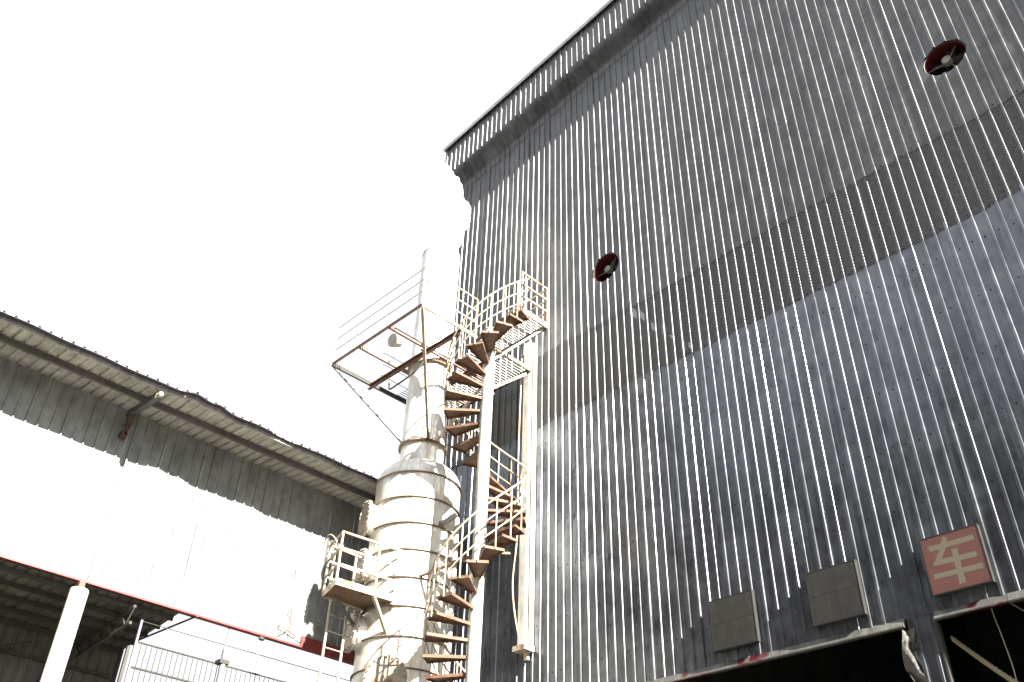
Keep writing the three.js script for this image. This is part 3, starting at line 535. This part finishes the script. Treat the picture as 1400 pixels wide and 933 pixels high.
for (const [x, z, dir, lab] of [[10.15, -14.6, 265, 'round flood lamp standing over the open side of the stack platform'], [11.75, -13.1, 200, 'pale boxy lamp on the stack platform beside the stair landing']]) {
  const f = thing('flood_lamp', lab, 'lamp', V(x, HP, z)), d = azDir(dir);
  obj('stand', bar(V(x, HP - 0.07, z), V(x, HP + 0.35, z), 0.03), M.galv, f);
  obj('housing', rod(V(x, HP + 0.42, z).addScaledVector(d, -0.12), V(x, HP + 0.36, z).addScaledVector(d, 0.12), 0.1, 20, 0.17), M.white, f);
  obj('glass', rod(V(x, HP + 0.36, z).addScaledVector(d, 0.121), V(x, HP + 0.358, z).addScaledVector(d, 0.13), 0.155, 20), M.galv, f);
  obj('yoke', tube([V(x, HP + 0.3, z), V(x - 0.16 * d.z, HP + 0.38, z + 0.16 * d.x), V(x - 0.16 * d.z, HP + 0.5, z + 0.16 * d.x)], 0.01, 16, 6), M.galv, f);
}

// ---------------------------------------------------------------- spiral staircase
{
  const CX = 10.7, CZ = -11.9, R = 0.86, CR = 0.122, RISE = 0.2785, STEP = 20, H0 = HP + 0.06, AZ0 = 163, NS = 50;
  const s = thing('spiral_staircase', 'steel spiral staircase with brown wedge treads round a pale round column', 'staircase', V(CX, 0, CZ));
  for (let i = 0; i < 5; i++) obj('column_length', rod(V(CX, i * 2.75, CZ), V(CX, i * 2.75 + 2.745, CZ), CR, 32), M.white, s);
  obj('column_cap', rod(V(CX, 13.745, CZ), V(CX, 13.77, CZ), CR + 0.01, 32), M.rail, s);
  const rot = (g, az, y) => g.rotateY(-az * Math.PI / 180).translate(CX, y, CZ); // local: tread runs towards -z
  const at = (az, r, y) => V(CX, y, CZ).addScaledVector(azDir(az), r);
  for (let k = 0; k < NS; k++) {
    const az = AZ0 + STEP * k, y = H0 - RISE * (k + 1); if (y < 0.1) break;
    const jt = rr(-0.6, 0.6);
    const sh = new THREE.Shape([[-0.055, CR - 0.01], [0.055, CR - 0.01], [0.185, R], [-0.185, R]].map(([a, b]) => new THREE.Vector2(a, b)));
    const plate = new THREE.ExtrudeGeometry(sh, { depth: 0.006, bevelEnabled: false }).rotateX(-Math.PI / 2); // shape y -> -z
    const fl = (sx) => { const g = new THREE.BoxGeometry(0.008, 0.05, Math.hypot(R - CR, 0.13)); g.rotateY(-sx * Math.atan2(0.13, R - CR)); g.translate(sx * 0.118, -0.022, -(R + CR) / 2); return g; };
    const tip = new THREE.BoxGeometry(0.36, 0.045, 0.006).translate(0, -0.02, -R + 0.004);
    obj('tread', [rot(plate, az + jt, y), rot(fl(1), az + jt, y), rot(fl(-1), az + jt, y), rot(tip, az + jt, y)], M.tread, s);
    obj('baluster', rod(at(az, R + 0.012, y - 0.04), at(az, R + 0.012, y + 0.97), 0.014, 8), M.rail, s);
  }
  for (const [h, r] of [[0.97, 0.02], [0.64, 0.015], [0.34, 0.015]]) for (let t0 = 0; t0 < 48; t0 += 6) { // handrail lengths, one third of a turn each
    const pts = []; for (let i = 0; i <= 24; i++) { const k = t0 + i / 4 - (t0 ? 0 : 0.3 * (1 - i / 24)); pts.push(at(AZ0 + STEP * k, R + 0.012, Math.max(0.05, H0 - RISE * (k + 1)) + h)); }
    obj(h > 0.9 ? 'handrail' : 'mid_rail', tube(pts, r, 48, 8), M.rail, s);
  }
  // landing at the top
  const x0 = 10.95, x1 = 11.76, z0 = -11.2, z1 = -12.64;
  const ld = part('landing', s);
  obj('front_beam', box(x0, x1, HP - 0.11, HP + 0.03, z0 - 0.02, z0 + 0.02), M.cream, ld);
  obj('side_beam', box(x1 - 0.05, x1, HP - 0.13, HP - 0.01, z1, z0 - 0.021), M.steelDark, ld);
  obj('side_beam', box(x0, x0 + 0.05, HP - 0.13, HP - 0.01, z1, z0 - 0.021), M.steelDark, ld);
  const g = []; for (let z = z1 + 0.05; z < z0 - 0.05; z += 0.07) g.push(box(x0 + 0.05, x1 - 0.05, HP - 0.03, HP - 0.005, z - 0.0025, z + 0.0025)); for (let x = x0 + 0.12; x < x1 - 0.05; x += 0.12) g.push(rod(V(x, HP - 0.012, z0), V(x, HP - 0.012, z1), 0.005, 5));
  stuff(obj('grating', g, M.galv, ld));
  for (const [x, z] of [[x0, z0], [x1, z0], [x1, (z0 + z1) / 2], [x1, z1]]) obj('post', bar(V(x, HP - 0.05, z), V(x, HP + 1.05, z), 0.04), M.cream, ld);
  for (const h of [0.36, 0.7, 1.03]) { obj('front_rail', bar(V(x0, HP + h, z0), V(x1, HP + h, z0), 0.034), M.cream, ld); obj('side_rail', bar(V(x1, HP + h, z0), V(x1, HP + h, z1), 0.03), M.rail, ld); }
  obj('brace', bar(V(CX + 0.08, 13.0, CZ + 0.05), V(x1 - 0.05, HP - 0.12, z0 - 0.1), 0.05), M.cream, s);
  obj('brace', bar(V(CX + 0.1, 12.3, CZ - 0.05), V(12.6, HP - 0.2, -12.7), 0.06), M.cream, s);
  obj('tie', bar(V(CX - 0.05, 12.35, CZ - 0.1), V(SX - 0.02, 11.86, SZ + 0.5), 0.05), M.cream, s);
  obj('tie', bar(V(CX + 0.05, 8.62, CZ - 0.05), V(10.62, 8.55, -13.5), 0.05, 0.045), M.tread, s);
  obj('tie', bar(V(CX, 8.62, CZ), V(11.3, 8.72, -11.7), 0.045), M.tread, s);
}

// ---------------------------------------------------------------- steam leaving the stack
{
  const core = [[SX, 17.7, SZ, 0.42], [SX + 0.02, 18.3, SZ - 0.05, 0.5], [11.1, 19.0, -14.45, 0.62], [11.12, 19.65, -14.65, 0.72], [10.95, 20.3, -14.85, 0.8], [10.74, 20.9, -15.05, 0.85], [10.42, 21.6, -15.3, 0.9]];
  const cv = new THREE.CatmullRomCurve3(core.map(([x, y, z]) => V(x, y, z))), nu = 150, nv = 96, pos = [], idx = [];
  const bump = (p) => { let q = 0, a = 1, f = 2.3; for (let k = 0; k < 4; k++) { q += a * Math.abs(Math.sin(p.x * f + 1.7 * k + Math.sin(p.z * f * 0.7)) * Math.sin(p.y * f * 1.1 + k) * Math.cos(p.z * f * 0.9 + 2 * k)); a *= 0.55; f *= 2.05; } return q; };
  for (let i = 0; i <= nu; i++) { const t = i / nu, c = cv.getPoint(t), k = t * (core.length - 1), k0 = Math.min(core.length - 2, Math.floor(k)), end = t > 0.86 ? Math.sqrt(Math.max(0, 1 - ((t - 0.86) / 0.14) ** 2)) : 1, r0 = lerp(core[k0][3], core[k0 + 1][3], k - k0);
    for (let j = 0; j <= nv; j++) { const a = j / nv * 6.28318, d = V(Math.cos(a), 0, Math.sin(a)), p0 = V(c.x + d.x * r0, c.y, c.z + d.z * r0), r = end * r0 * (j === nv ? 1 : 1) * (0.8 + 0.34 * Math.min(1, t * 6) * bump(V(p0.x, p0.y, p0.z))); pos.push(c.x + d.x * r, c.y, c.z + d.z * r); } }
  for (let i = 0; i < nu; i++) for (let j = 0; j < nv; j++) { const A = i * (nv + 1) + j, B = A + nv + 1; idx.push(A, B, A + 1, A + 1, B, B + 1); }
  const l = new THREE.BufferGeometry(); l.setAttribute('position', new THREE.Float32BufferAttribute(pos, 3)); l.setIndex(idx); l.computeVertexNormals();
  const m = obj('steam_plume', l, M.steam, scene); m.userData = { label: 'white lumpy steam plume rising from the mouth of the stack', category: 'steam' };
}

// ---------------------------------------------------------------- the hall across the yard, mirrored in the glossy lower sheets
{
  const o = thing('opposite_hall', 'long dark workshop hall across the yard, facing the ribbed gable', 'building', V(-14, 0, -20));
  obj('wall', new THREE.BoxGeometry(0.4, 26, 70).translate(-14, 13, -22), M.steelDark, o);
  obj('roof', new THREE.BoxGeometry(24, 0.3, 71).translate(-25.6, 26.16, -22), M.steelGrey, o);
  obj('rear_wall', new THREE.BoxGeometry(0.4, 26, 70).translate(-37, 13, -22), M.steelDark, o);
}
renderer.render(scene, camera);
